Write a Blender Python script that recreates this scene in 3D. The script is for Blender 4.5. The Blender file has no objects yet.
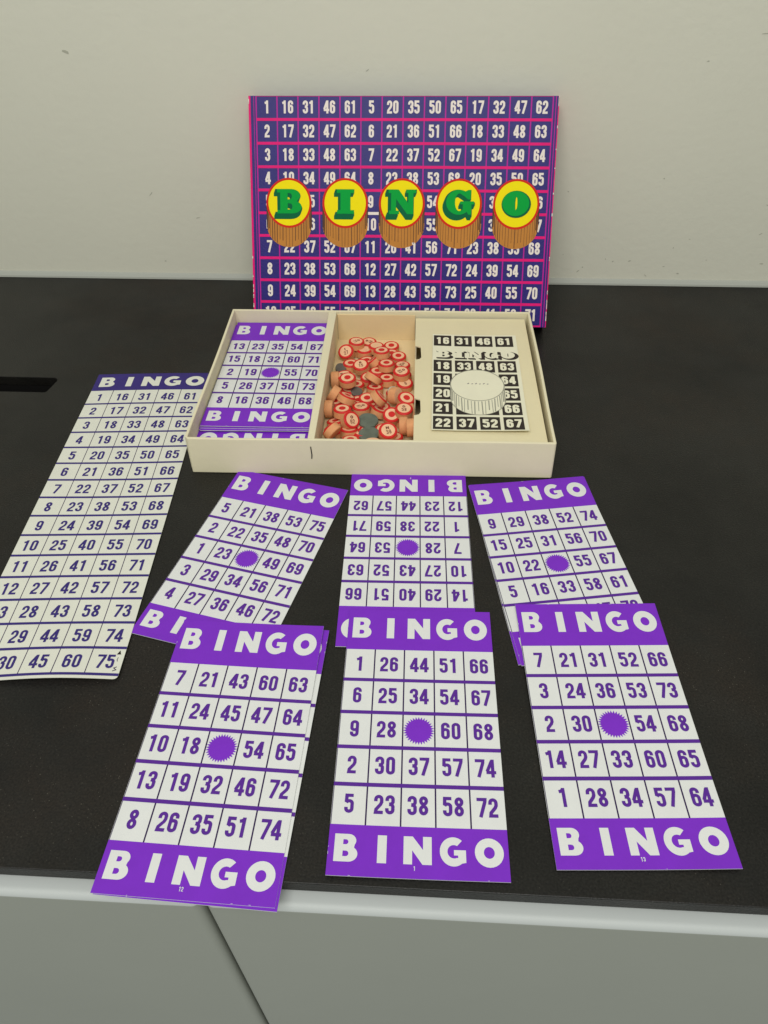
import bpy, bmesh, math, random
from mathutils import Vector, Matrix
from mathutils.geometry import tessellate_polygon
random.seed(7)
U = 0.085                      # one unit below = the width of a bingo card, 8.5 cm
sc = bpy.context.scene
COL = sc.collection

# ---------------------------------------------------------------- camera
F_PX, PITCH, ROLL, CAM_H = 766.175, 0.745275, -0.0165358, 4.27226
cd = bpy.data.cameras.new('camera'); cam = bpy.data.objects.new('camera', cd); COL.objects.link(cam)
fw = Vector((0, math.cos(PITCH), -math.sin(PITCH))); up = Vector((0, math.sin(PITCH), math.cos(PITCH))); rt = Vector((1, 0, 0))
c_, s_ = math.cos(ROLL), math.sin(ROLL)
r2 = c_*rt + s_*up; u2 = -s_*rt + c_*up
m = Matrix((r2, u2, -fw)).transposed().to_4x4(); m.translation = Vector((0, 0, CAM_H*U)); cam.matrix_world = m
cd.sensor_fit = 'VERTICAL'; cd.sensor_height = 24; cd.lens = F_PX/1024*24
cd.clip_start = 0.01; cd.clip_end = 50
sc.camera = cam

# ---------------------------------------------------------------- world, lamps, exposure
w = bpy.data.worlds.new('World'); sc.world = w; w.use_nodes = True
bg = w.node_tree.nodes['Background']; bg.inputs[0].default_value = (0.95, 1.0, 0.95, 1); bg.inputs[1].default_value = 0.33
def area(name, loc, target, sx, sy, power, color):
    d = bpy.data.lights.new(name, 'AREA'); d.shape = 'RECTANGLE'; d.size = sx; d.size_y = sy; d.energy = power; d.color = color
    o = bpy.data.objects.new(name, d); COL.objects.link(o); o.location = loc
    o.rotation_euler = (Vector(target)-Vector(loc)).to_track_quat('-Z', 'Y').to_euler(); return o
area('ceiling_lamp', (-0.15, -0.75, 1.75), (0.0, 0.45, 0.1), 1.5, 1.1, 29.5, (1.0, 0.995, 0.965))
sc.view_settings.view_transform = 'Standard'; sc.view_settings.look = 'None'
sc.view_settings.exposure = 0.14; sc.view_settings.gamma = 1.0

# ---------------------------------------------------------------- materials
def srgb(r, g, b, k=1.0):
    f = lambda c: (c/255/12.92 if c/255 <= .04045 else ((c/255+.055)/1.055)**2.4)*k
    return (f(r), f(g), f(b), 1)
def mat(name, col, rough=.5, spec=.5, var=0.0, scale=60, bump=0.0, bscale=200, coat=0.0, metal=0.0):
    M = bpy.data.materials.new(name); M.use_nodes = True; nt = M.node_tree; b = nt.nodes['Principled BSDF']
    b.inputs['Base Color'].default_value = col; b.inputs['Roughness'].default_value = rough
    b.inputs['Specular IOR Level'].default_value = spec; b.inputs['Coat Weight'].default_value = coat; b.inputs['Coat Roughness'].default_value = .25
    tc = nt.nodes.new('ShaderNodeTexCoord')
    if var:
        n = nt.nodes.new('ShaderNodeTexNoise'); n.inputs['Scale'].default_value = scale; n.inputs['Detail'].default_value = 6; n.inputs['Roughness'].default_value = .65
        nt.links.new(tc.outputs['Object'], n.inputs['Vector'])
        mp = nt.nodes.new('ShaderNodeMapRange'); mp.inputs[1].default_value = .3; mp.inputs[2].default_value = .7; mp.inputs[3].default_value = 1-var; mp.inputs[4].default_value = 1+var
        nt.links.new(n.outputs['Fac'], mp.inputs[0])
        mx = nt.nodes.new('ShaderNodeMix'); mx.data_type = 'RGBA'; mx.blend_type = 'MULTIPLY'; mx.inputs[0].default_value = 1; mx.inputs[6].default_value = col
        cb = nt.nodes.new('ShaderNodeCombineColor')
        for i in range(3): nt.links.new(mp.outputs[0], cb.inputs[i])
        nt.links.new(cb.outputs[0], mx.inputs[7]); nt.links.new(mx.outputs[2], b.inputs['Base Color'])
    if bump:
        n2 = nt.nodes.new('ShaderNodeTexNoise'); n2.inputs['Scale'].default_value = bscale; n2.inputs['Detail'].default_value = 4
        nt.links.new(tc.outputs['Object'], n2.inputs['Vector'])
        bp = nt.nodes.new('ShaderNodeBump'); bp.inputs['Strength'].default_value = bump; bp.inputs['Distance'].default_value = .001
        nt.links.new(n2.outputs['Fac'], bp.inputs['Height']); nt.links.new(bp.outputs[0], b.inputs['Normal'])
    return M
M = {}
M['card'] = mat('white_card', srgb(215, 216, 213), .55, .3, .03, 40, .05, 500)
M['purple'] = mat('purple_ink', srgb(118, 38, 188), .5, .3, .05, 50, .05, 500)
M['purple_line'] = mat('purple_line_ink', srgb(84, 32, 140), .5, .3, .05, 120)
M['rule'] = mat('thin_rule_ink', srgb(44, 22, 72), .6, .2)
M['sheet'] = mat('cream_paper', srgb(214, 214, 201), .65, .25, .03, 30, .08, 300)
M['navy'] = mat('navy_ink', srgb(50, 36, 112), .55, .3, .08, 90)
M['lid_cell'] = mat('violet_print', srgb(36, 26, 108), .34, .16, .10, 70, .15, 700)
M['pink'] = mat('pink_print', srgb(222, 8, 112), .42, .12, .06, 70, .2, 900)
M['magenta'] = mat('magenta_line_print', srgb(178, 24, 142), .42, .12, .06, 70)
M['lid_white'] = mat('cream_numeral_print', srgb(226, 214, 204), .5, .3)
M['yellow'] = mat('yellow_print', srgb(240, 220, 10), .6, .1)
M['green'] = mat('green_print', srgb(0, 156, 58), .6, .1)
M['dkgreen'] = mat('dark_green_print', srgb(2, 98, 60), .6, .1)
M['redring'] = mat('red_print', srgb(206, 44, 26), .6, .1)
M['brown'] = mat('brown_print', srgb(186, 124, 56), .6, .1, .06, 60)
M['brown_line'] = mat('dark_brown_print', srgb(74, 44, 24), .5, .2)
M['black'] = mat('black_ink', srgb(34, 26, 24), .6, .2)
M['tray'] = mat('cream_board', srgb(221, 212, 180), .7, .2, .04, 14, .12, 220)
M['platform'] = mat('buff_board', srgb(220, 209, 172), .7, .2, .03, 18, .1, 220)
M['liner'] = mat('tan_board', srgb(224, 201, 156), .75, .2, .04, 20, .1, 220)
M['wood'] = mat('pale_wood', srgb(216, 154, 106), .7, .2, .12, 160, .2, 500)
M['chip_face'] = mat('printed_wood_face', srgb(234, 186, 146), .6, .25, .06, 200)
M['chip_red'] = mat('red_chip_paint', srgb(206, 34, 32), .5, .35, .12, 220)
M['chip_ink'] = mat('brown_chip_ink', srgb(120, 60, 46), .6, .2)
M['grey'] = mat('grey_plastic', srgb(96, 104, 92), .6, .3, .2, 150)
M['dkgrey'] = mat('dark_grey_plastic', srgb(98, 92, 84), .6, .3, .2, 150)
M['clear'] = mat('pale_grey_plastic', srgb(178, 176, 156), .4, .4, .1, 120)
M['leaf_black'] = mat('charcoal_print', srgb(48, 42, 38), .6, .25, .06, 80)
M['leaf'] = mat('leaflet_paper', srgb(226, 222, 196), .65, .25, .03, 50)
M['leaf_grey'] = mat('leaflet_shade_print', srgb(150, 148, 132), .65, .25)
M['door'] = mat('grey_lacquer', srgb(147, 150, 140), .45, .35, .02, 6, .03, 60)
M['strip'] = mat('grey_lacquer_lit', srgb(182, 186, 183), .5, .35)  # lit copy of the door lacquer: overhead light on the top edge painted in
M['wall_mark'] = mat('scuffed_paint', srgb(176, 175, 157), .7, .2)
M['wall_chip'] = mat('chipped_paint', srgb(216, 217, 204), .7, .2)
M['bead'] = mat('grey_sealant', srgb(168, 170, 160), .55, .3)
M['void'] = mat('dark_hollow', srgb(19, 18, 17), .6, .2)  # slot liner black, also the painted-in dark inside the platform notches
def worktop_mat():
    Mt = mat('black_stone_laminate', srgb(26, 25, 22.5), .42, .26, .42, 13, .25, 900); nt = Mt.node_tree; b = nt.nodes['Principled BSDF']
    src = b.inputs['Base Color'].links[0].from_socket
    tc = nt.nodes.new('ShaderNodeTexCoord')
    bn = nt.nodes.new('ShaderNodeTexNoise'); bn.inputs['Scale'].default_value = 6; bn.inputs['Detail'].default_value = 7; bn.inputs['Roughness'].default_value = .7; nt.links.new(tc.outputs['Object'], bn.inputs['Vector'])
    bm_ = nt.nodes.new('ShaderNodeMapRange'); bm_.inputs[1].default_value = .48; bm_.inputs[2].default_value = .72; bm_.inputs[3].default_value = 0; bm_.inputs[4].default_value = .8; nt.links.new(bn.outputs['Fac'], bm_.inputs[0])
    bx_ = nt.nodes.new('ShaderNodeMix'); bx_.data_type = 'RGBA'; nt.links.new(bm_.outputs[0], bx_.inputs[0]); nt.links.new(src, bx_.inputs[6]); bx_.inputs[7].default_value = srgb(35, 27, 20); src = bx_.outputs[2]
    gn = nt.nodes.new('ShaderNodeTexNoise'); gn.inputs['Scale'].default_value = 900; gn.inputs['Detail'].default_value = 3; nt.links.new(tc.outputs['Object'], gn.inputs['Vector'])
    gm = nt.nodes.new('ShaderNodeMapRange'); gm.inputs[1].default_value = .3; gm.inputs[2].default_value = .75; gm.inputs[3].default_value = .5; gm.inputs[4].default_value = 1.65; nt.links.new(gn.outputs['Fac'], gm.inputs[0])
    vm = nt.nodes.new('ShaderNodeVectorMath'); vm.operation = 'SCALE'; nt.links.new(src, vm.inputs[0]); nt.links.new(gm.outputs[0], vm.inputs['Scale']); src = vm.outputs[0]
    v = nt.nodes.new('ShaderNodeTexVoronoi'); v.inputs['Scale'].default_value = 900
    nt.links.new(tc.outputs['Object'], v.inputs['Vector'])
    # a speck only in some cells: random cell colour gates a small dot
    sp = nt.nodes.new('ShaderNodeSeparateColor'); nt.links.new(v.outputs['Color'], sp.inputs[0])
    g = nt.nodes.new('ShaderNodeMath'); g.operation = 'GREATER_THAN'; g.inputs[1].default_value = .87; nt.links.new(sp.outputs[0], g.inputs[0])
    d = nt.nodes.new('ShaderNodeMapRange'); d.inputs[1].default_value = .10; d.inputs[2].default_value = .30; d.inputs[3].default_value = 1; d.inputs[4].default_value = 0
    nt.links.new(v.outputs['Distance'], d.inputs[0])
    mu = nt.nodes.new('ShaderNodeMath'); mu.operation = 'MULTIPLY'; nt.links.new(g.outputs[0], mu.inputs[0]); nt.links.new(d.outputs[0], mu.inputs[1])
    mul = nt.nodes.new('ShaderNodeMath'); mul.operation = 'MULTIPLY'; nt.links.new(mu.outputs[0], mul.inputs[0]); nt.links.new(sp.outputs[1], mul.inputs[1])
    mx = nt.nodes.new('ShaderNodeMix'); mx.data_type = 'RGBA'; gt = nt.nodes.new('ShaderNodeMath'); gt.operation = 'MULTIPLY_ADD'; gt.inputs[1].default_value = 1.6; gt.inputs[2].default_value = .25; nt.links.new(bm_.outputs[0], gt.inputs[0]); g2 = nt.nodes.new('ShaderNodeMath'); g2.operation = 'MULTIPLY'; g2.use_clamp = True; nt.links.new(mul.outputs[0], g2.inputs[0]); nt.links.new(gt.outputs[0], g2.inputs[1]); nt.links.new(g2.outputs[0], mx.inputs[0]); nt.links.new(src, mx.inputs[6]); mx.inputs[7].default_value = srgb(98, 95, 85)
    nt.links.new(mx.outputs[2], b.inputs['Base Color'])
    rn = nt.nodes.new('ShaderNodeTexNoise'); rn.inputs['Scale'].default_value = 5; rn.inputs['Detail'].default_value = 8; nt.links.new(tc.outputs['Object'], rn.inputs['Vector'])
    rm = nt.nodes.new('ShaderNodeMapRange'); rm.inputs[1].default_value = .3; rm.inputs[2].default_value = .7; rm.inputs[3].default_value = .24; rm.inputs[4].default_value = .62; nt.links.new(rn.outputs['Fac'], rm.inputs[0]); nt.links.new(rm.outputs[0], b.inputs['Roughness'])
    return Mt
M['worktop'] = worktop_mat()
def wall_mat():
    Mt = mat('pale_wall_paint', srgb(216, 214, 196), .6, .3, .025, 2.5); nt = Mt.node_tree; b = nt.nodes['Principled BSDF']
    tc = nt.nodes.new('ShaderNodeTexCoord')
    n = nt.nodes.new('ShaderNodeTexNoise'); n.inputs['Scale'].default_value = 170; n.inputs['Detail'].default_value = 5
    v = nt.nodes.new('ShaderNodeTexVoronoi'); v.inputs['Scale'].default_value = 16; v.inputs['Randomness'].default_value = 1
    nt.links.new(tc.outputs['Object'], n.inputs['Vector']); nt.links.new(tc.outputs['Object'], v.inputs['Vector'])
    pit = nt.nodes.new('ShaderNodeMapRange'); pit.inputs[1].default_value = .03; pit.inputs[2].default_value = .055; pit.inputs[3].default_value = -1.2; pit.inputs[4].default_value = 0
    nt.links.new(v.outputs['Distance'], pit.inputs[0])
    ad = nt.nodes.new('ShaderNodeMath'); ad.operation = 'MULTIPLY_ADD'; ad.inputs[1].default_value = .5
    nt.links.new(n.outputs['Fac'], ad.inputs[0]); nt.links.new(pit.outputs[0], ad.inputs[2])
    bp = nt.nodes.new('ShaderNodeBump'); bp.inputs['Strength'].default_value = .3; bp.inputs['Distance'].default_value = .0015
    nt.links.new(ad.outputs[0], bp.inputs['Height']); nt.links.new(bp.outputs[0], b.inputs['Normal'])
    return Mt
M['wall'] = wall_mat()

# ---------------------------------------------------------------- mesh builder
class MB:
    def __init__(s): s.v = []; s.f = []; s.m = []; s.names = []
    def mi(s, name):
        if name not in s.names: s.names.append(name)
        return s.names.index(name)
    def face(s, pts, mt):
        i = len(s.v); s.v += [tuple(p) for p in pts]; s.f.append(tuple(range(i, i+len(pts)))); s.m.append(s.mi(mt))
    def poly(s, outer, z, mt, holes=()):
        loops = [[Vector((p[0], p[1], 0)) for p in outer]]+[[Vector((p[0], p[1], 0)) for p in h] for h in holes]
        flat = [p for l in loops for p in l]; i = len(s.v); s.v += [(p.x, p.y, z) for p in flat]
        for t in tessellate_polygon(loops):
            a, b, c = [flat[k] for k in t]
            if (b-a).cross(c-a).z < 0: t = (t[0], t[2], t[1])
            s.f.append(tuple(i+k for k in t)); s.m.append(s.mi(mt))
    def rect(s, x0, y0, x1, y1, z, mt): s.face([(x0, y0, z), (x1, y0, z), (x1, y1, z), (x0, y1, z)], mt)
    def box(s, x0, y0, z0, x1, y1, z1, mt, top=None):
        p = lambda x, y, z: (x, y, z)
        s.face([p(x0,y0,z1), p(x1,y0,z1), p(x1,y1,z1), p(x0,y1,z1)], top or mt)
        s.face([p(x0,y1,z0), p(x1,y1,z0), p(x1,y0,z0), p(x0,y0,z0)], mt)
        s.face([p(x0,y0,z0), p(x1,y0,z0), p(x1,y0,z1), p(x0,y0,z1)], mt)
        s.face([p(x1,y0,z0), p(x1,y1,z0), p(x1,y1,z1), p(x1,y0,z1)], mt)
        s.face([p(x1,y1,z0), p(x0,y1,z0), p(x0,y1,z1), p(x1,y1,z1)], mt)
        s.face([p(x0,y1,z0), p(x0,y0,z0), p(x0,y0,z1), p(x0,y1,z1)], mt)
    def prism(s, outer, z0, z1, mt, holes=(), bottom=True):
        s.poly(outer, z1, mt, holes)
        if bottom:
            n = len(s.f); s.poly(outer, z0, mt, holes)
            for k in range(n, len(s.f)): s.f[k] = s.f[k][::-1]
        for l in [outer]+list(holes):
            area2 = sum(l[i][0]*l[(i+1) % len(l)][1]-l[(i+1) % len(l)][0]*l[i][1] for i in range(len(l)))
            q = l if (area2 > 0) == (l is outer) else l[::-1]
            for i in range(len(q)):
                a, b = q[i], q[(i+1) % len(q)]
                s.face([(a[0],a[1],z0), (b[0],b[1],z0), (b[0],b[1],z1), (a[0],a[1],z1)], mt)
    def ribbon(s, pts, wd, z, mt, closed=False):
        n = len(pts); L = []; R = []
        for i in range(n):
            if closed: a, b = pts[i-1], pts[(i+1) % n]
            else: a, b = pts[max(i-1, 0)], pts[min(i+1, n-1)]
            p = Vector(pts[i])
            d1 = (p-Vector(a)); d2 = (Vector(b)-p)
            if d1.length < 1e-9: d1 = d2
            if d2.length < 1e-9: d2 = d1
            d1 = d1.normalized(); d2 = d2.normalized(); t = (d1+d2)
            t = t.normalized() if t.length > 1e-6 else d1
            nn = Vector((-t.y, t.x)); k = min(1.8, 1/max(.3, nn.dot(Vector((-d1.y, d1.x)))))
            L.append(p+nn*wd/2*k); R.append(p-nn*wd/2*k)
        for i in range(n if closed else n-1):
            j = (i+1) % n
            s.face([(R[i].x,R[i].y,z), (R[j].x,R[j].y,z), (L[j].x,L[j].y,z), (L[i].x,L[i].y,z)], mt)
    def build(s, name, parent=None, warp=None, cuts=None, smooth=False, weld=False, bevel=0):
        me = bpy.data.meshes.new(name); me.from_pydata([tuple(c*U for c in p) for p in s.v], [], s.f)
        for nme in s.names: me.materials.append(M[nme])
        me.polygons.foreach_set('material_index', s.m)
        bm = bmesh.new(); bm.from_mesh(me)
        if weld or bevel: bmesh.ops.remove_doubles(bm, verts=bm.verts, dist=1e-7)
        if bevel:
            ed = [e for e in bm.edges if len(e.link_faces) == 2 and e.calc_face_angle(0) > .5]
            bmesh.ops.bevel(bm, geom=ed, offset=bevel*U, segments=2, affect='EDGES', profile=.5)
        if cuts:
            for ax, vals in cuts.items():
                for q in vals:
                    co = [0, 0, 0]; no = [0, 0, 0]; co[ax] = q*U; no[ax] = 1
                    bmesh.ops.bisect_plane(bm, geom=bm.verts[:]+bm.edges[:]+bm.faces[:], plane_co=co, plane_no=no)
        if warp:
            for vv in bm.verts: vv.co = Vector(warp(*(vv.co/U)))*U
        if smooth:
            for f in bm.faces: f.smooth = True
        bm.to_mesh(me); bm.free(); me.update()
        o = bpy.data.objects.new(name, me); COL.objects.link(o)
        if parent: o.parent = parent
        return o
def tag(o, label=None, cat=None, group=None, kind=None):
    for k, v in (('label', label), ('category', cat), ('group', group), ('kind', kind)):
        if v: o[k] = v
    return o
def place(o, x, y, z, rz=0, rx=0, ry=0):
    o.location = (x*U, y*U, z*U); o.rotation_euler = (rx, ry, rz); return o
def thing(name, label, cat, group=None):
    o = bpy.data.objects.new(name, None); COL.objects.link(o); o.empty_display_size = .02
    return tag(o, label, cat, group)
def arc(cx, cy, rx, ry, a0, a1, n=8):
    return [(cx+rx*math.cos(math.radians(a0+(a1-a0)*i/n)), cy+ry*math.sin(math.radians(a0+(a1-a0)*i/n))) for i in range(n+1)]

# ---------------------------------------------------------------- lettering
T_ = .185; GW = .48; l_, r_, c0 = T_/2, GW-T_/2, GW/2; hw = (r_-l_)/2
DIG = {
 '0': [(arc(c0,.78,hw,.135,0,180)+arc(c0,.22,hw,.135,180,360), True)],
 '1': [([(.29,0),(.29,1)], False), ([(.07,.80),(.20,.83),(.27,.90)], False)],
 '2': [([(l_,.66)]+arc(c0,.76,hw,.155,180,0)+[(r_,.62),(r_-.05,.5),(l_+.03,.24),(l_+.01,.085),(r_+.08,.085)], False)],
 '3': [([(l_,.69)]+arc(c0,.775,hw,.14,180,0)+[(r_,.64),(r_-.05,.55),(c0-.04,.525)], False), ([(c0-.04,.52),(r_-.05,.49),(r_,.41)]+arc(c0,.225,hw,.14,0,-180)+[(l_,.31)], False)],
 '4': [([(.33,0),(.33,1)], False), ([(.30,.93),(.045,.33)], False), ([(.0,.27),(.50,.27)], False)],
 '5': [([(r_+.05,.92),(l_+.01,.92),(l_,.56)], False), ([(l_,.53)]+arc(c0,.50,hw,.13,150,0)+arc(c0,.225,hw,.14,0,-180)+[(l_,.30)], False)],
 '6': [([(r_,.70)]+arc(c0,.78,hw,.135,0,180)+arc(c0,.22,hw,.135,180,360)+arc(c0,.46,hw,.12,0,160), False)],
 '7': [([(.0,.92),(r_+.03,.92),(r_+.02,.80),(.17,0)], False)],
 '8': [(arc(c0,.745,hw*.93,.165,0,360,16)[:-1], True), (arc(c0,.275,hw,.185,0,360,16)[:-1], True)],
 '9': [([(l_,.30)]+arc(c0,.22,hw,.135,180,360)+arc(c0,.78,hw,.135,0,180)+arc(c0,.54,hw,.12,180,340), False)],
}
def number(mb, txt, cx, cy, h, z, mt, adv=.57, sx=1.0, ang=0.0, wt=1.0):
    n = len(txt); wid = (GW+(n-1)*adv)*h*sx; ca, sa = math.cos(ang), math.sin(ang); zz = z
    for i, ch in enumerate(txt):
        ox = -wid/2+i*adv*h*sx
        if ch == '1' and n > 1: ox -= .02*h
        for pts, cl in DIG[ch]:
            q = []
            for x, y in pts:
                X, Y = ox+x*h*sx, (y-.5)*h
                q.append((cx+ca*X-sa*Y, cy+sa*X+ca*Y))
            mb.ribbon(q, T_*h*wt*min(1, sx*1.1), zz, mt, cl); zz += .00025
def ell(cx, cy, rx, ry, n=28): return arc(cx, cy, rx, ry, 0, 360, n)[:-1]
# heavy sans capitals, unit height, drawn about x = 0
HEAD = {
 'B': ([(-.42,0)]+arc(.12,.28,.33,.28,-90,55,9)+arc(.10,.755,.28,.245,-35,90,8)+[(-.42,1)],
       [[(-.10,.19)]+arc(.02,.29,.10,.10,-90,90,6)+[(-.10,.39)], [(-.10,.62)]+arc(.0,.71,.09,.09,-90,90,6)+[(-.10,.80)]]),
 'I': ([(-.17,0),(.17,0),(.17,1),(-.17,1)], []),
 'N': ([(-.52,0),(-.20,0),(-.20,.50),(.18,0),(.52,0),(.52,1),(.20,1),(.20,.52),(-.18,1),(-.52,1)], []),
 'G': (arc(0,.5,.50,.52,50,308,26)+[(.46,.12),(.46,.56),(.02,.56),(.02,.37),(.17,.37),(.17,.28)]+arc(.02,.5,.24,.24,295,60,14), []),
 'O': (ell(0,.5,.53,.52), [ell(0,.5,.20,.21,20)]),
}
def head(mb, x0, x1, ybot, h, z, mt, wx=1.0):
    for i, ch in enumerate('BINGO'):
        cx = x0+(x1-x0)*(.1+.2*i)+(-.004 if ch == 'B' else 0)
        o, hs = HEAD[ch]; f = lambda p: (cx+p[0]*h*wx, ybot+p[1]*h)
        mb.poly([f(p) for p in o], z, mt, [[f(p) for p in q] for q in hs])

# ---------------------------------------------------------------- the setting (local frame along the worktop's front edge)
ANG = math.radians(-3.81); FRONT_Y = 1.618; DEPTH = 7.1675
def setloc(o): return place(o, 0, FRONT_Y, 0, ANG)
sl = [(-9, 4.625)] + arc(-3.70, 4.655, .03, .03, -90, 0, 3) + arc(-3.70, 4.83, .06, .06, 0, 90, 5) + [(-9, 4.89)]
mb = MB(); t = .10
mb.prism([(-14, .035), (14, .035), (14, DEPTH), (-14, DEPTH)], -t, 0, 'worktop', [sl])
o = setloc(mb.build('worktop', bevel=.005)); tag(o, kind='structure')
mb = MB(); mb.box(-14, DEPTH, -9, 14, DEPTH+.6, 17, 'wall'); rnd = random.Random(11)
def fleck(x, z, a, b, mt, tilt=0.0):      # small chips and scuffs in the plaster
    pts = []
    for i in range(7):
        t = 2*math.pi*i/7; k = rnd.uniform(.6, 1.1); u, v = a*k*math.cos(t), b*k*math.sin(t)
        pts.append((x+u*math.cos(tilt)-v*math.sin(tilt), DEPTH-.0015, z+u*math.sin(tilt)+v*math.cos(tilt)))
    mb.face(pts, mt)
for i in range(44):
    x = rnd.uniform(-6, 6) if i < 16 else rnd.uniform(1.6, 5); z = rnd.uniform(.1, 4) if i < 16 else abs(rnd.gauss(.1, .45))+.1
    fleck(x, z, rnd.uniform(.006, .028), rnd.uniform(.004, .009), rnd.choice(['wall_mark', 'wall_chip', 'wall_mark']), rnd.uniform(-.8, .8))
fleck(-3.67, 2.45, .045, .018, 'wall_mark', -.3); fleck(-3.1, 1.02, .04, .006, 'wall_mark', .8); fleck(-2.6, .75, .03, .006, 'wall_mark', .2); fleck(3.3, 2.6, .05, .006, 'wall_mark', .05)
tag(setloc(mb.build('wall')), kind='structure')
mb = MB()
pr = [(0, 0), (0, .065)]+[(-.075+.075*math.cos(a), .10-.10+.09*0+.095*math.sin(a)) for a in []]+[(-.02, .05), (-.04, .022), (-.045, .001)]
for i in range(len(pr)-1):
    a, b = pr[i], pr[i+1]; mb.face([(-14, DEPTH+a[0], a[1]+.0005), (-14, DEPTH+b[0], b[1]+.0005), (14, DEPTH+b[0], b[1]+.0005), (14, DEPTH+a[0], a[1]+.0005)], 'bead')
tag(setloc(mb.build('sealant_bead')), kind='structure')

rec = thing('recessed_slot', 'black recessed slot let into the dark worktop at the left edge', 'recess'); setloc(rec)
mb = MB(); mb.box(-9.2, 4.55, -.62, -3.6, 4.95, -.56, 'void'); mb.box(-9.2, 4.893, -.56, -3.6, 4.95, -.103, 'void'); mb.box(-9.2, 4.55, -.56, -3.6, 4.622, -.103, 'void')
mb.box(-3.665, 4.625, -.56, -3.6, 4.89, -.103, 'void'); mb.build('liner', rec)

cab = thing('base_cabinet', 'pale grey kitchen base cabinet with two doors under the black worktop', 'cabinet'); setloc(cab)
mb = MB(); mb.box(-13, .16, -9, 13, DEPTH-.05, -.80, 'door'); mb.build('carcass', cab)
GAP = -.99
for x0, x1 in ((-8.2, GAP-.012), (GAP+.012, 6.3)):
    mb = MB(); rr = .045; y0, y1, z1 = -.062, .15, -.112
    prof = [(y1, -8.8), (y1, z1-.02), (y1-.02, z1)]+[(y0+rr-rr*math.sin(math.radians(a)), z1-rr+rr*math.cos(math.radians(a))) for a in range(0, 91, 15)]+[(y0, -8.8)]
    e = .05
    xs = [(x0+e*(1-math.sin(math.radians(a))), e*(1-math.cos(math.radians(a)))) for a in (0, 30, 60, 90)]
    xs = [(x0, None)]
    def sec(x, k):  # section of the door at x, front pulled back by k
        return [(x, max(p[0], y0)+(k if p[0] < .08 else 0), p[1]) for p in prof]
    secs = []
    for a in range(0, 91, 18):
        q = math.radians(a); secs.append((x0+e*(1-math.cos(q)), e*(1-math.sin(q))))
    secs += [(x1-(s[0]-x0), s[1]) for s in secs[::-1]]
    S = [sec(*s) for s in secs]
    for i in range(len(S)-1):
        for j in range(len(prof)-1):
            zt = max(prof[j][1], prof[j+1][1])
            mb.face([S[i][j], S[i][j+1], S[i+1][j+1], S[i+1][j]], 'strip' if (prof[j+1][1] > z1-.044 and j < len(prof)-2) else 'door')
    mb.face(S[0][::-1], 'door'); mb.face(S[-1], 'door')
    o = mb.build('door', cab, lambda x, y, z: (x-.034*(z+1.3), y, z), weld=True)
    for p in o.data.polygons: p.use_smooth = len(p.vertices) == 4

# ---------------------------------------------------------------- bingo cards
CL, HT, HB = 1.863, .366, .287
CT = .006
def card_mesh(nums, mark=None, wear=0, warpamp=.005, seed=0, HT=HT, lift=0.0):
    rnd = random.Random(seed); mb = MB(); z = CT
    mb.box(-.5, -CL/2, 0, .5, CL/2, CT, 'card')
    e1, e2, e3 = z+.0007, z+.0014, z+.0021
    top = CL/2-HT; bot = -CL/2+HB
    mb.rect(-.5, top, .5, CL/2, e1, 'purple'); mb.rect(-.5, -CL/2, .5, bot, e1, 'purple')
    hh = .176; head(mb, -.497, .490, CL/2-.073-hh, hh, e2, 'card', .86); head(mb, -.497, .492, bot-.055-.155, .155, e2, 'card', .97)
    rh = (top-bot)/5
    for i in range(1, 5):
        y = top-rh*i; mb.rect(-.5, y-.0125, .5, y+.0125, e2, 'purple_line')
        x = -.5+.2*i; mb.rect(x-.0045, bot, x+.0045, top, e1, 'rule')
    mb.rect(-.4985, bot, -.4945, top, e1, 'rule')
    if nums:
        k = 0
        for r in range(5):
            for c in range(5):
                cx, cy = -.4+.2*c, top-rh*(r+.5)
                if r == 2 and c == 2:
                    pts = []
                    for q in range(32):
                        a = 2*math.pi*q/32; b = 2*math.pi*(q+.5)/32
                        pts += [(cx+.098*math.cos(a), cy+.098*math.sin(a)), (cx+.078*math.cos(b), cy+.078*math.sin(b))]
                    mb.poly(pts, e2, 'purple')
                else:
                    number(mb, str(nums[k]), cx+rnd.uniform(-.003, .003), cy+.004, .116, e2, 'purple_line', wt=.93); k += 1
    if mark: number(mb, mark, -.02, -CL/2+.056, .024, e2, 'card', wt=.8)
    for q in range(wear):      # white scuffs along the edges where the ink has worn off
        if rnd.random() < .6:
            x = rnd.uniform(-.49, .45); y = rnd.choice([CL/2-.003, -CL/2+.003]); dx, dy = rnd.uniform(.004, .02), .0018
        else:
            x = rnd.choice([-.498, .498]); y = rnd.choice([rnd.uniform(top, CL/2-.04), rnd.uniform(-CL/2, bot-.04)]); dx, dy = .0018, rnd.uniform(.004, .02)
        mb.rect(x-dx/2 if dx < .003 else x, y-dy/2, x+dx/2 if dx < .003 else x+dx, y+dy/2, e3, 'card')
    a1, a2 = rnd.uniform(.4, 1)*warpamp, rnd.uniform(-.4, .4)*warpamp
    cxs, cys, cl = rnd.choice([-1, 1]), rnd.choice([-1, -1, 1]), lift
    def warp(x, y, zz):
        u = y/(CL/2); k = max(0, cxs*x*2+cys*u*1.4-.9)
        return (x, y, zz+a1*u*u+a2*u*x*2+.3*a1*(x*2)**2+cl*k*k/2.2)
    return mb, warp, {1: [CL/2*q/8 for q in range(-7, 8)], 0: [-.4, -.3, -.2, -.1, 0, .1, .2, .3, .4]}
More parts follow.
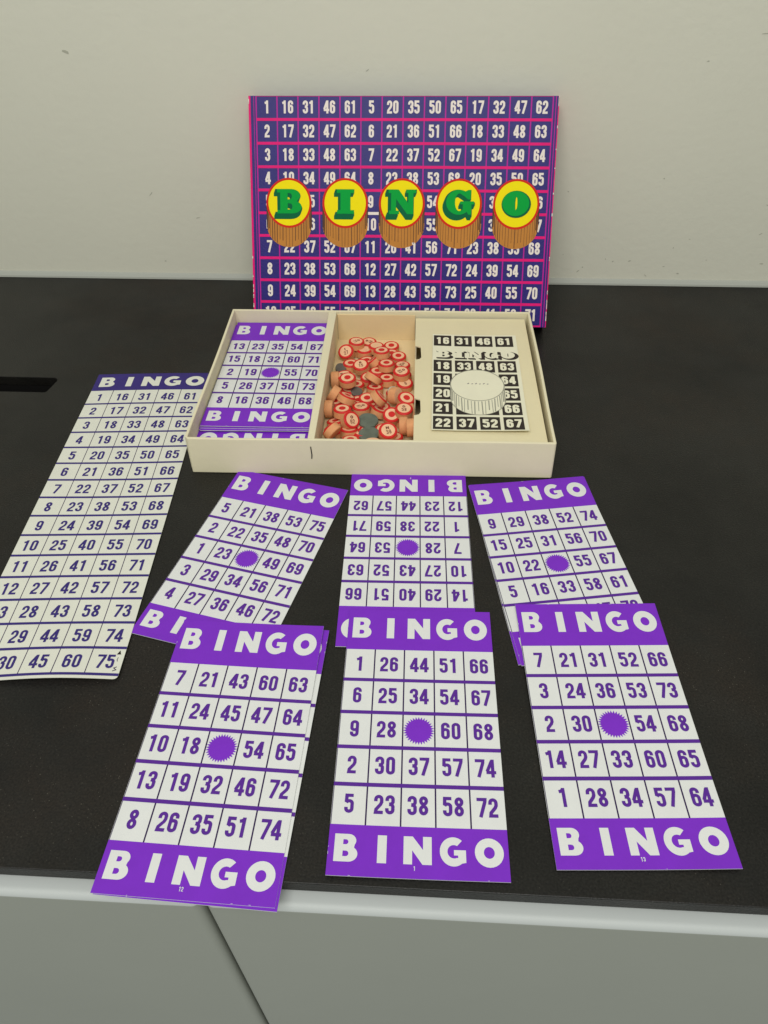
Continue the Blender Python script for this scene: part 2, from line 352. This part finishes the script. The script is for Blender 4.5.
def make_card(name, nums, label, x, y, th, z=.0006, pitch=0.0, scale=1.0, group=None, mark=None, seed=0, warpamp=.005, wear=4, HT=HT, lift=0.0):
    mb, wp, cuts = card_mesh(nums, mark, wear, warpamp, seed, HT, lift)
    o = mb.build(name, None, wp, cuts); place(o, x, y, z, th, pitch); o.scale = (scale, 1, 1)
    return tag(o, label, 'bingo card', group)
R = math.radians
GC = 'bingo cards laid out on the worktop'
make_card('bingo_card', [5,21,38,53,75, 2,22,35,48,70, 1,23,49,69, 3,29,34,56,71, 4,27,36,46,72],
  'purple bingo card with top row 5 21 38 53 75, slanting beside the tall sheet', -1.0536, 4.1543, R(-17.11), seed=1, group=GC)
make_card('bingo_card', [14,29,40,51,66, 10,27,43,52,63, 7,28,53,64, 1,22,38,59,71, 12,23,44,57,62],
  'purple bingo card lying upside down below the middle of the tray', .178, 4.1686, R(177.56), scale=.98, seed=2, group=GC, mark='7')
make_card('bingo_card', None, 'purple bingo card mostly hidden under the one reading 9 29 38 52 74', 1.305, 4.050, R(4.9), seed=3, group=GC)
make_card('bingo_card', [9,29,38,52,74, 15,25,31,56,70, 10,22,55,67, 5,16,33,58,61, 3,28,40,47,73],
  'purple bingo card with top row 9 29 38 52 74, right of the reversed card', 1.310, 4.045, R(5.76), z=.0085, seed=4, group=GC)
pF = R(.34)
make_card('bingo_card', None, 'purple bingo card showing along the right side under the overhanging one', -.994, 2.515, R(-6.1), z=.0085, pitch=pF, seed=5, group=GC)
make_card('bingo_card', [7,21,43,60,63, 11,24,45,47,64, 10,18,54,65, 13,19,32,46,72, 8,26,35,51,74],
  'purple bingo card with top row 7 21 43 60 63, overhanging the front edge', -1.0187, 2.527, R(-5.3), z=.0175, pitch=pF, seed=6, lift=.016, group=GC, mark='12')
make_card('bingo_card', [1,26,44,51,66, 6,25,34,54,67, 9,28,60,68, 2,30,37,57,74, 5,23,38,58,72],
  'purple bingo card with top row 1 26 44 51 66, overlapping the reversed card', .1961, 2.621, R(-2.84), z=.0085, pitch=pF, seed=7, lift=.014, HT=.347, group=GC, mark='1')
make_card('bingo_card', [7,21,31,52,66, 3,24,36,53,73, 2,30,54,68, 14,27,33,60,65, 1,28,34,57,64],
  'purple bingo card with top row 7 21 31 52 66, nearest on the right', 1.4184, 2.651, R(-.81), z=.0150, pitch=R(.62), seed=8, lift=.014, group=GC, mark='13')

# tall caller's sheet
mb = MB(); SW, SL, STH = 1.125, 3.745, .0035
mb.prism([(0, 0)]+[(SW-.03+.03*math.cos(R(a)), .03+.03*math.sin(R(a))) for a in (-90, -60, -30, 0)]+[(SW, SL), (0, SL)], 0, STH, 'sheet')
z1, z2 = STH+.0007, STH+.0014
mb.rect(0, SL-.293, SW, SL, z1, 'navy'); head(mb, 0.02, SW-.005, SL-.293+.067, .165, z2, 'sheet', 1.05)
rh = (SL-.293-.035)/15
for i in range(15):
    yt = SL-.293-rh*i
    mb.rect(0, yt-rh-.011, SW, yt-rh+.011, z2, 'navy')
    for c in range(5): number(mb, str(1+i+15*c), .11+.225*c+(.002), yt-rh*.52, .116, z2, 'navy', wt=.85)
for c in range(1, 5): mb.rect(.225*c-.003, .04, .225*c+.003, SL-.293, z1, 'rule')
mb.poly([(1.072, .205), (1.100, .205), (1.088, .240)], z2, 'black')
mb.ribbon([(1.088, .18), (1.085, .16), (1.090, .145)], .004, z2, 'rule'); mb.ribbon([(1.098, .10), (1.080, .09), (1.098, .075), (1.076, .065)], .006, z2, 'rule')
def wps(x, y, z):
    k = (y-1.8)/1.9
    return (x, y, z+.007*math.sin(y*2.1+.6)*math.sin(x*2.6)+.022*max(0, 1-y/.7)**2*(1-math.cos(x*4.4))*.9+.006*max(0, (y-3.2)/.55)**2+.008)
o = mb.build('number_sheet', None, wps, {1: [SL*q/40 for q in range(1, 40)], 0: [SW*q/12 for q in range(1, 12)]})
place(o, -2.916, 3.012, 0, -R(.3)); tag(o, 'tall white number sheet listing 1 to 75 under a dark blue heading', 'number sheet')

# ---------------------------------------------------------------- tray
TX, TY, TTH, TW, TD, TH = -.060, 6.2635, -.05134, 3.140, 2.264, .3495
def tpos(lx, ly): c, s = math.cos(TTH), math.sin(TTH); return TX+c*lx-s*ly, TY+s*lx+c*ly
tr = thing('box_tray', 'open cream cardboard game box tray with three compartments on the worktop', 'box'); place(tr, TX, TY, 0, TTH)
wt = .026; hx, hy = TW/2, TD/2
outer = [(-hx+.03, -hy), (hx-.012, -hy), (hx, -hy+.012), (hx, hy), (-hx, hy), (-hx, -hy+.03)]
mb = MB(); mb.prism(outer, .0015, TH, 'tray', [[(-hx+wt, -hy+wt), (hx-wt, -hy+wt), (hx-wt, hy-wt), (-hx+wt, hy-wt)]])
o1 = mb.build('wall', tr, lambda x, y, z: (x+.004*math.sin(y*3.1+1), y-(.032*max(0, 1-z/TH) if y < -hy+.02 else 0)+.004*math.sin(x*2.7+.4)*min(1, z/.2), z+.004*math.sin(x*3.7)*math.sin(y*2+.5)*(z > .2)), {0: [-1.2+.24*q for q in range(11)], 1: [-.9+.3*q for q in range(7)], 2: [.12, .24]}, bevel=.007, weld=True)
mb = MB(); mb.box(-hx+wt+.001, -hy+wt+.001, .002, hx-wt-.001, hy-wt-.001, .0215, 'tray', 'liner')
mb.build('floor', tr)
mb = MB(); mb.ribbon([(-.492, .078), (-.488, .12), (-.494, .20)], .009, 0, 'black')
for sx_, ln_ in ((-hx+.055, .30), (hx-.05, .31)): pass
o = mb.build('pen_mark', o1); o.rotation_euler = (R(90), 0, 0); o.location = (0, (-hy-.0312)*U, .09*U); o.rotation_euler = (R(84.75), 0, 0)
mb = MB(); iy = hy-wt-.002
mb.prism([(-.521, -iy), (-.462, -iy), (-.462, iy), (-.545, iy)], .0225, TH-.004, 'tray'); mb.build('divider', tr, bevel=.005)
mb = MB()       # inner lining strips of the middle compartment
mb.box(-.455, iy-.014, .023, .368, iy, TH-.035, 'liner'); mb.build('back_lining', tr)
mb = MB(); zt = TH-.06; px0, px1 = .374, 1.512
nt_ = lambda ya, yb: [(px0, yb), (px0+.055, yb+.02), (px0+.06, ya-.03), (px0, ya)]
plat = [(px0, -iy), (px1, -iy), (px1, iy-.02), (px0, iy-.02)]
notch = [(px0, .52), (px0+.055, .495), (px0+.062, .30), (px0+.045, .27), (px0, .255)]
notch2 = [(px0, -.40), (px0+.055, -.425), (px0+.060, -.62), (px0+.045, -.655), (px0, -.67)]
mb.prism([(px0, -iy), (px1, -iy), (px1, iy-.03), (px0, iy-.03)]+notch+notch2, zt-.012, zt, 'platform')
mb.box(px0, -iy, .0225, px0+.012, -.67, zt-.0125, 'platform'); mb.box(px0, -.40, .0225, px0+.012, .255, zt-.0125, 'platform'); mb.box(px0, .52, .0225, px0+.012, iy-.03, zt-.0125, 'platform')
for ya, yb in ((-.67, -.40), (.255, .52)):
    mb.box(px0, ya, .0225, px0+.012, yb, .14, 'platform'); mb.box(px0+.10, ya-.1, .0225, px0+.11, yb+.1, zt-.013, 'void'); mb.box(px0+.013, ya-.1, .0225, px0+.10, yb+.1, .024, 'void')  # black sheets behind each notch paint in the shade of the hollow platform
mb.box(px1-.012, -iy, .0225, px1, iy-.03, zt-.0125, 'platform')
mb.build('platform', tr)

# leaflet on the platform
mb = MB(); BW, BH = .838, 1.64
mb.box(-BW/2, -BH/2, 0, BW/2, BH/2, .006, 'leaf'); z1 = .0067
cw = .205; rhh = BH/7; rows = {0: (16,31,46,61), 2: (18,33,48,63), 3: (19,None,None,64), 4: (20,None,None,65), 5: (21,None,None,66), 6: (22,37,52,67)}
for r, vals in rows.items():
    for c, n in enumerate(vals):
        xa = -BW/2+.012+c*cw; yb = BH/2-.022-rhh*r
        mb.rect(xa, yb-rhh+.032, xa+cw-.030, yb, z1, 'leaf_black')
        if n: number(mb, str(n), xa+cw/2-.015, yb-rhh/2+.016, .128, z1+.0007, 'leaf', sx=.92, adv=.60, wt=1.05)
ccy, cby = -.095, -.320
mb.poly(arc(0, ccy, .250, .26, 0, 180, 20)+arc(0, cby, .250, .26, 180, 360, 20), z1+.0021, 'leaf')
for q in range(-11, 12):
    x = .248*math.sin(q/11.5*1.5); yy = .26*math.sqrt(max(0, 1-(x/.250)**2))
    mb.ribbon([(x, ccy-yy-.01), (x+.004*math.sin(q*2.1), cby-yy+.01+.05*(q % 3 == 0))], .010 if q % 2 else .006, z1+.0028, 'leaf_grey')
mb.ribbon(ell(0, ccy, .248, .258, 40), .009, z1+.0030, 'leaf_grey', True)
mb.ribbon(arc(0, cby, .248, .258, 180, 360, 24), .006, z1+.0030, 'leaf_grey')
for q in range(6): mb.ribbon([(-.09+.036*q, -.08), (-.075+.036*q, -.065-.01*(q % 2))], .008, z1+.0036, 'rule')
yb = BH/2-.022-rhh*2+.042
SLAB = {
 'B': ([(-.48,0)]+arc(.12,.27,.38,.27,-90,60,8)+arc(.10,.74,.34,.26,-40,90,8)+[(-.48,1),(-.48,.86),(-.36,.86),(-.36,.14),(-.48,.14)],
       [[(-.06,.16)]+arc(.06,.29,.07,.12,-90,90,5)+[(-.06,.42)], [(-.06,.58)]+arc(.05,.71,.06,.12,-90,90,5)+[(-.06,.84)]]),
 'I': ([(-.34,0),(.34,0),(.34,.15),(.20,.15),(.20,.85),(.34,.85),(.34,1),(-.34,1),(-.34,.85),(-.20,.85),(-.20,.15),(-.34,.15)], []),
 'N': ([(-.52,0),(-.12,0),(-.12,.14),(-.24,.14),(-.24,.62),(.20,0),(.44,0),(.44,.86),(.54,.86),(.54,1),(.16,1),(.16,.86),(.24,.86),(.24,.45),(-.14,1),(-.54,1),(-.54,.86),(-.44,.86),(-.44,.14),(-.52,.14)], []),
 'G': (arc(-.02,.5,.50,.51,60,305,24)+[(.30,.12),(.36,.0),(.48,.0),(.48,.42),(.58,.42),(.58,.54),(.04,.54),(.04,.42),(.14,.42),(.14,.20)]+arc(0,.5,.17,.36,285,75,12)+[(.20,.74),(.34,.62),(.44,.62),(.44,1.0),(.34,1.0)], []),
 'O': (ell(0,.5,.52,.51), [ell(0,.5,.035,.27,16)]),
}
def slab(mb, ch, cx, cy, h, z, mt, wx=1.0):
    o, hs = SLAB[ch]; f = lambda p: (cx+p[0]*h*wx, cy+(p[1]-.5)*h)
    mb.poly([f(p) for p in o], z, mt, [[f(p) for p in q] for q in hs])
for i, ch in enumerate('BINGO'):
    x = -.315+.158*i
    for k in range(3): slab(mb, ch, x+.022-.006*k, yb+.063-.012+.003*k, .140, z1+.0004*k, 'leaf_black', 1.12)
    slab(mb, ch, x, yb+.066, .122, z1+.0016, 'leaf', 1.06)
def wpl(x, y, z): return (x, y, z+.018*max(0, -y/.8)**3*(1+x)+.006*(x/.42)**2)
o = mb.build('rule_leaflet', None, wpl, {1: [BH*q/14-BH/2 for q in range(1, 14)], 0: [-.2, 0, .2]})
lx, ly = .958, -.098; X, Y = tpos(lx, ly); place(o, X, Y, TH-.058, TTH-R(.8)); tag(o, 'black and white rule leaflet with a drawn chip lying on the raised tray platform', 'leaflet')

# cards stored in the left compartment
mbs, wp, cuts = card_mesh(None, None, 6, .004, 40); X, Y = tpos(-1.026, .165)
GS = 'bingo cards stored in the tray'
under = mbs.build('bingo_card', None, wp, cuts)
n_low, n_up = 17, 4
for k in range(n_low):
    o = under if k == 0 else under.copy()
    if k: COL.objects.link(o)
    rnd = random.Random(k+50); x, y = tpos(-1.045+rnd.uniform(-.006, .006), -.128+rnd.uniform(-.004, .004))
    place(o, x, y, .0235+.0087*k, TTH+math.pi+rnd.uniform(-.004, .004))
    tag(o, 'purple bingo card buried in the stack in the left compartment of the tray', 'bingo card', GS)
tag(o, 'purple bingo card lying reversed under the tray stack, heading half hidden by front wall', 'bingo card', GS)
for k in range(n_up):
    o = under.copy(); COL.objects.link(o); rnd = random.Random(k+90)
    dy = (-.002, -.014, -.022, -.010)[k]
    x, y = tpos(-1.038+rnd.uniform(-.004, .004), .160+dy-.005*(k % 3)); place(o, x, y, .1765+.0066*k, TTH+(.004, -.006, .010, -.003)[k], R((.05, .1, .2, .25)[k]))
    tag(o, 'purple bingo card buried in the stack in the left compartment of the tray', 'bingo card', GS)
tag(o, 'purple bingo card directly beneath the uppermost stack card, only its front edge showing', 'bingo card', GS)
X, Y = tpos(-1.034, .163)
make_card('bingo_card', [13,23,35,54,67, 15,18,32,60,71, 2,19,55,70, 5,26,37,50,73, 8,16,36,46,68],
  'purple bingo card with top row 13 23 35 54 67, uppermost in the tray', X, Y, -.054, z=.205, seed=44, group=GS, warpamp=.003, wear=6, HT=.375)

# ---------------------------------------------------------------- chips
CR, CH = .0825, .078
def chip_mesh(kind, num=None, seed=0, face='chip_face', body='wood'):
    rnd = random.Random(seed); mb = MB(); n = 28
    prof = [(CR-.006, 0), (CR, .006), (CR, CH-.012), (CR-.001, CH-.006), (CR-.008, CH)]
    ring = lambda r, z: [(r*math.cos(2*math.pi*i/n), r*math.sin(2*math.pi*i/n), z) for i in range(n)]
    for j in range(len(prof)-1):
        a, b = ring(*prof[j]), ring(*prof[j+1])
        for i in range(n):
            k = (i+1) % n; mb.face([a[i], a[k], b[k], b[i]], ('chip_red' if j >= 2 and kind != 'p' else body))
    mb.face(ring(CR-.006, 0)[::-1], body if kind in 'pn' else 'chip_red')
    fr = CR-.008
    ring2 = lambda r, q=n: [(p[0], p[1]) for p in ring(r, 0)]
    if kind == 'p': mb.poly(ring2(fr), CH, face)
    else:
        mb.poly(ring2(fr), CH, 'chip_red', [ring2(CR*.73)]); mb.poly(ring2(CR*.73), CH+.0001, face)
        if kind == 'd': mb.poly([(p[0]+rnd.uniform(-.001, .001), p[1]) for p in ring2(CR*.38)], CH+.0011, 'chip_red')
        elif num and kind == 'n':
            L = {'B': 'B', 'I': 'I', 'N': 'N', 'G': 'G', 'O': 'O'}['BINGO'[(int(num)-1)//15]]
            o, hs = HEAD[L]; f = lambda p: (p[0]*.028, .010+p[1]*.028); mb.poly([f(p) for p in o], CH+.0011, 'chip_ink', [[f(p) for p in q] for q in hs])
            number(mb, num, 0, -.018, .040, CH+.0011, 'chip_ink', sx=1.1, wt=.8)
    return mb.build('bingo_chip', weld=False)
G = 'wooden bingo chips heaped in the tray'
# number, kind, (x, y, z) of the upper face in the tray, tilt angle, (direction the face leans to), label
CH_D = [
 (1,'n',(-.235,.775,.19),4,(1,0),'wooden chip with a number in a red rim, at the back left of the heap','71'),
 (2,'n',(-.117,.913,.105),3,(0,-1),'numbered wooden chip farthest back in the heap, against the tan lining','44'),
 (3,'r',(-.03,.76,.15),3,(0,1),'wooden chip half hidden behind the farthest back numbered chip',None),
 (4,'d',(.123,.839,.105),4,(0,-1),'wooden chip with a faded dot, at the back right of the heap',None),
 (5,'n',(-.344,.669,.13),34,(-.35,-1),'numbered wooden chip leaning up by the divider at the back left','27'),
 (6,'r',(-.153,.724,.125),2,(0,1),'wooden chip with a blank worn face, right of the leaning numbered chip',None),
 (7,'d',(.034,.552,.22),5,(0,1),'wooden chip with a large bright red dot, top middle of the heap',None),
 (8,'d',(.202,.638,.105),4,(.3,-1),'red dotted wooden chip beside the upper black notch',None),
 (9,'d',(-.066,.531,.125),42,(-1,.35),'wooden chip with red dot tipped to the left behind two upright chips',None),
 (10,'n',(-.168,.357,.17),13,(-.4,-1),'numbered wooden chip tipped slightly left, left of the tipped dotted chip','15'),
 (11,'d',(.078,.444,.112),4,(.2,1),'red dotted wooden chip in the middle of the heap below the bright dot',None),
 (12,'d',(.09,.386,.175),4,(0,1),'red rimmed wooden chip overlapped at the middle of the heap',None),
 (13,'n',(.246,.47,.105),5,(.2,1),'numbered wooden chip behind another by the right side of the heap','52'),
 (14,'n',(.243,.214,.19),5,(.1,-1),'numbered wooden chip lying on another, below the upper notch','63'),
 (15,'n',(-.324,.171,.17),8,(-1,.3),'red stained wooden chip half hidden near the divider, left of the heap','8'),
 (16,'d',(-.27,.006,.24),6,(-.2,-1),'wooden chip with a pale orange dot on the left of the heap',None),
 (17,'n',(-.081,.203,.125),7,(-.2,-1),'numbered wooden chip in the middle row between two dotted chips','34'),
 (18,'d',(.099,.218,.112),5,(0,1),'red dotted wooden chip in the middle row, right of a numbered chip',None),
 (19,'n',(.279,.14,.105),9,(.3,-1),'wooden chip with a single digit at the right of the middle row','9'),
 (20,'e',(-.407,.166,.105),88,(1,.05),'plain wooden chip on edge against the divider, beside the pale dotted chip',None),
 (21,'d',(-.01,.14,.19),46,(.8,.8),'red edged wooden chip wedged between the two middle row chips',None),
 (22,'d',(-.01,.044,.115),14,(.2,1),'wooden chip with a red ring tipped away, just below the middle row',None),
 (24,'d',(-.247,-.262,.22),32,(.8,.7),'large looking dotted wooden chip tipped to the right on the left side',None),
 (25,'p',(-.393,-.132,.14),62,(-1,.3),'bare wooden chip slumped against the divider, without any print showing',None),
 (26,'d',(-.075,-.163,.125),6,(0,-1),'wooden chip with a pale red dot at the centre of the front half',None),
 (27,'d',(.072,-.29,.24),52,(1,.35),'dotted wooden chip tipped steeply to the right, near the standing chip',None),
 (28,'e',(.193,-.15,.14),74,(.9,-.45),'bare wooden chip standing on edge, slanting right, below the middle row',None),
 (29,'d',(.304,-.294,.22),16,(.6,-.6),'dotted wooden chip half hidden behind the slanting chip at the right',None),
 (31,'d',(-.284,-.462,.21),5,(0,1),'red dotted wooden chip beside the chips on edge at the front left',None),
 (32,'n',(-.122,-.335,.15),6,(.1,1),'numbered wooden chip behind the grey discs in the front half','67'),
 (33,'d',(.061,-.324,.115),24,(.7,.5),'red dotted wooden chip tipped right, behind the grey discs',None),
 (34,'n',(.283,-.464,.22),8,(.2,-1),'numbered wooden chip beside the lower black notch','58'),
 (35,'e',(-.419,-.35,.12),88,(1,-.04),'plain wooden chip on edge against the divider, at the front left',None),
 (36,'d',(.17,-.477,.16),22,(.1,-1),'wooden chip with red dot facing forward, right of the grey discs',None),
 (37,'n',(-.183,-.61,.19),46,(.75,-.65),'numbered wooden chip turned right, left of the grey discs','62'),
 (39,'d',(-.347,-.523,.115),18,(-.3,.8),'dotted wooden chip tipped back in the front left corner of the heap',None),
 (40,'n',(-.351,-.785,.19),62,(-.8,.55),'wooden chip tilted on its side at the front left corner','20'),
 (41,'d',(-.213,-.641,.115),14,(0,1),'wooden chip with a flat red ring, at the front behind the tray wall',None),
 (42,'n',(.151,-.828,.24),24,(.25,-1),'numbered wooden chip facing forward at the front of the heap, right of the grey discs','39'),
 (43,'e',(.282,-.613,.13),89,(1,0),'bare wooden chip on edge, left one of two below the lower notch',None),
 (44,'e',(.350,-.72,.19),87,(1,.05),'bare wooden chip on edge, right one of two below the lower notch',None),
 (45,'d',(-.185,-.831,.14),10,(0,1),'red rimmed wooden chip cut off by the front wall, left of the grey discs',None),
 (46,'p',(.018,-.945,.2),10,(0,1),'bare wooden chip cut off by the front wall, below the grey discs',None),
 (47,'d',(.128,-.985,.15),12,(0,1),'red wooden chip cut off by the front wall, right of the bare one',None),
 (48,'p',(.295,-.93,.15),10,(0,1),'bare wooden chip cut off by the front wall at the right corner',None),
 (49,'e',(.339,-.389,.12),86,(1,.1),'bare wooden chip on edge just behind the two standing chips at right',None),
]
GREY = [
 (23,(-.185,-.021,.105),14,(.4,-1),'dkgrey','dark grey plastic disc showing between chips left of centre'),
 (38,(-.045,-.52,.125),8,(.1,-1),'grey','grey green plastic disc, farther of the pair at the front of the heap'),
 (50,(-.030,-.70,.105),6,(-.1,-1),'grey','grey green plastic disc, nearer of the pair at the front of the heap'),
 (30,(.177,-.10,.16),20,(.5,-1),'clear','pale translucent grey disc behind the slanting wooden chip'),
 (51,(-.367,-.80,.09),14,(.4,-1),'dkgrey','dark grey plastic disc in the front left corner of the compartment'),
 (52,(-.375,.43,.085),18,(.5,-1),'dkgrey','dark grey plastic disc under the leaning numbered chip'),
]
def orient(o, pos, tilt, d, h, spin):
    nv = Vector((d[0], d[1], 0)).normalized()*math.sin(R(tilt))+Vector((0, 0, 1))*math.cos(R(tilt))
    rot = Vector((0, 0, 1)).rotation_difference(nv).to_matrix() @ Matrix.Rotation(spin, 3, 'Z')
    p = Vector(pos)-nv*(h if tilt < 60 else h/2)
    W_ = Matrix.Rotation(TTH, 3, 'Z'); X, Y = tpos(p.x, p.y)
    mw = (W_ @ rot).to_4x4(); mw.translation = Vector((X, Y, p.z))*U; o.matrix_world = mw
shared = {}
for idx, kind, pos, tilt, d, lab, num in CH_D:
    k = {'e': 'p'}.get(kind, kind)
    if k == 'n': o = chip_mesh('n', num, idx)
    elif k not in shared: o = shared[k] = chip_mesh(k)
    else: o = shared[k].copy(); COL.objects.link(o)
    rnd = random.Random(idx); orient(o, pos, tilt, d, CH, rnd.uniform(-1.2, 1.2)); tag(o, lab, 'bingo chip', G)
# chips underneath that carry the raised ones
for idx, kind, pos, tilt, d, lab, num in CH_D:
    if pos[2] >= .185 and tilt < 60:
        o = shared['d'].copy(); COL.objects.link(o); orient(o, (pos[0]*.96, pos[1]+.02, .101), 0, (0, 1), CH, 0)
        tag(o, 'wooden chip buried under other chips in the middle compartment of the tray', 'bingo chip', G)
for x, y in ((-.36, -.64), (-.26, -.90), (-.38, -.18), (-.10, -.66), (.10, -.60), (.20, -.72), (.02, -.20), (.18, -.02), (-.20, .12), (-.12, .56), (.13, .70), (-.28, .50), (.0, .36), (.26, .30), (-.16, -.16), (.02, -.86), (.24, -.86), (-.36, -.92)):
    rnd = random.Random(int(x*1000)+int(y*77)); o = shared['d'].copy(); COL.objects.link(o)
    orient(o, (x, y, .098), rnd.uniform(0, 5), (rnd.uniform(-1, 1), 1), CH, rnd.uniform(0, 6)); tag(o, 'wooden chip buried under other chips in the middle compartment of the tray', 'bingo chip', G)
for idx, pos, tilt, d, mt, lab in GREY:
    mb = MB(); n = 26; rnd = random.Random(idx)
    rd = {'grey': .094, 'dkgrey': .058, 'clear': .06}[mt]; pts = [(rd*(1+rnd.uniform(-.05, .05))*math.cos(2*math.pi*i/n), rd*(1+rnd.uniform(-.05, .05))*math.sin(2*math.pi*i/n)) for i in range(n)]
    mb.prism(pts, 0, .028, mt); o = mb.build('plastic_disc', bevel=.006); orient(o, pos, tilt, d, .028, rnd.uniform(0, 3)); tag(o, lab, 'disc', 'grey discs among the chips')

# ---------------------------------------------------------------- lid leaning on the wall
LW, LD, LDEP = 3.1687, 2.270, .2334; LT = .50824; LTH = -.060
lid = thing('printed_game_box', 'purple and pink numbered game box lid leaning upright against the wall', 'box lid')
# face frame: x across, y up the face, z outward; the face bottom edge is lifted by the lid's depth
lid.location = (.19315*U, 7.49014*U, LDEP*math.sin(LT)*U)
lid.rotation_euler = (math.pi/2-LT, 0, 0)
q0 = Matrix.Rotation(LTH, 4, 'Z') @ Matrix.Translation((0, -LDEP*0, 0)) @ Matrix.Rotation(math.pi/2-LT, 4, 'X')
P0 = Vector((.1931483, 7.4901443)); cs, sn = math.cos(LTH), math.sin(LTH)
lid.matrix_world = Matrix.Translation((P0.x*U, P0.y*U, LDEP*math.sin(LT)*U)) @ q0
mb = MB(); hw_ = LW/2; z0 = 0
mb.rect(-hw_+.002, .002, hw_-.002, LD-.002, -.0005, 'lid_cell')
mb.face([(-hw_+.002, .002, -.02), (-hw_+.002, LD-.002, -.02), (hw_-.002, LD-.002, -.02), (hw_-.002, .002, -.02)], 'tray')
e1, e2, e3, e4, e5, e6 = .0006, .0012, .0018, .0026, .0034, .0042
gx0, gx1 = -hw_+.080, hw_-.062; gtop = LD+.0037; cwid = (gx1-gx0)/14; rh = .2265
for c in range(15):
    x = gx0+cwid*c; mb.rect(x-.0065, 0.004, x+.0065, LD-.004, e1, 'magenta')
mb.rect(-hw_+.002, .004, -hw_+.022, LD-.004, e1, 'pink'); mb.rect(gx0-.028, .004, gx0-.022, LD-.004, e1, 'magenta'); mb.rect(gx1+.026, .004, gx1+.034, LD-.004, e1, 'magenta'); mb.rect(hw_-.010, .004, hw_-.002, LD-.004, e1, 'pink')
for r in range(11):
    y = gtop-rh*r; t = .0135 if 0 < r < 10 else .010; mb.rect(gx0, max(y-t, .003), gx1, min(y+t, LD-.003), e2, 'pink')
base = [0, 15, 30, 45, 60, 4, 19, 34, 49, 64, 16, 31, 46, 61]
for r in range(10):
    for c in range(14):
        number(mb, str(r+1+base[c]), gx0+cwid*(c+.5), gtop-rh*(r+.5)+.004, .122, e3, 'lid_white', wt=.95, sx=.91)
mb.rect(gx0+5*cwid-.01, gtop-rh*5-.014, gx0+6*cwid+.01, gtop-rh*5+.014, e3, 'lid_white')
# the five printed chips
for i, ch in enumerate('BINGO'):
    cx = -hw_+.405+.5953*i; cy = LD-1.030; R1, R2 = .240, .247; dz = .215
    mb.poly(arc(cx, cy, R1, R2, 0, 180, 24)+arc(cx, cy-dz, R1, R2*.92, 180, 360, 24), e4, 'brown')
    for q in range(-10, 11):
        x = R1*math.sin(q/10.6*1.5); yy = R2*math.sqrt(max(0, 1-(x/R1)**2)); j = random.Random(q*7+i)
        mb.ribbon([(cx+x, cy-yy+.01), (cx+x+j.uniform(-.003, .003), cy-dz-yy*.92+.008+j.choice([0, 0, .05]))], j.choice([.003, .004, .007]) if abs(q) < 8 else .009, e5, 'brown_line')
    mb.poly(ell(cx, cy, R1, R2, 48), e5+.0006, 'redring'); mb.poly(ell(cx, cy, R1-.022, R2-.022, 48), e5+.0012, 'yellow')
    mb.ribbon(ell(cx, cy, R1-.001, R2-.001, 48), .006, e5+.0018, 'black', True) if False else None
    for k in range(5): slab(mb, ch, cx+(-.018+.0036*k if ch != 'O' else 0), cy-.030+.009*k if ch != 'O' else cy, .262, e5+.0018+.0004*k, 'dkgreen', 1.12 if ch != 'O' else 1.12)
    slab(mb, ch, cx+.004 if ch != 'O' else cx-.006, cy+.016 if ch != 'O' else cy+.008, .240, e5+.0044, 'green', 1.10 if ch != 'O' else 1.12)
    if ch == 'O': mb.poly(ell(cx, cy+.01, .010, .06, 14), e5+.0052, 'yellow')
rnd = random.Random(5)      # worn white corners and edges
for q in range(46):
    s = rnd.choice([-1, 1, 1]); y = rnd.choice([rnd.uniform(.02, LD), rnd.uniform(0.01, .35), rnd.uniform(LD-.1, LD-.01)]); ln = rnd.uniform(.008, .04)
    x = s*(hw_-.004)
    mb.rect(x-rnd.uniform(.002, .006), y, x+.003, min(y+ln, LD), e3, 'lid_white')
mb.build('front_panel', lid, lambda x, y, z: (x, y, z+.012*(1-(x/hw_)**2)*math.sin(math.pi*min(1, max(0, y/LD)))), {0: [-1.4+.2*q for q in range(15)], 1: [.2*q for q in range(1, 11)]})
mb = MB(); d = LDEP
for (xa, ya, xb, yb) in ((-hw_, 0, -hw_+.02, LD), (hw_-.02, 0, hw_, LD), (-hw_+.0201, 0, hw_-.0201, .02), (-hw_+.0201, LD-.02, hw_-.0201, LD)):
    mb.box(xa, ya, -d, xb, yb, -.0008, 'lid_cell' if xb-xa > 1 else 'pink')
mb.build('side_wall', lid)
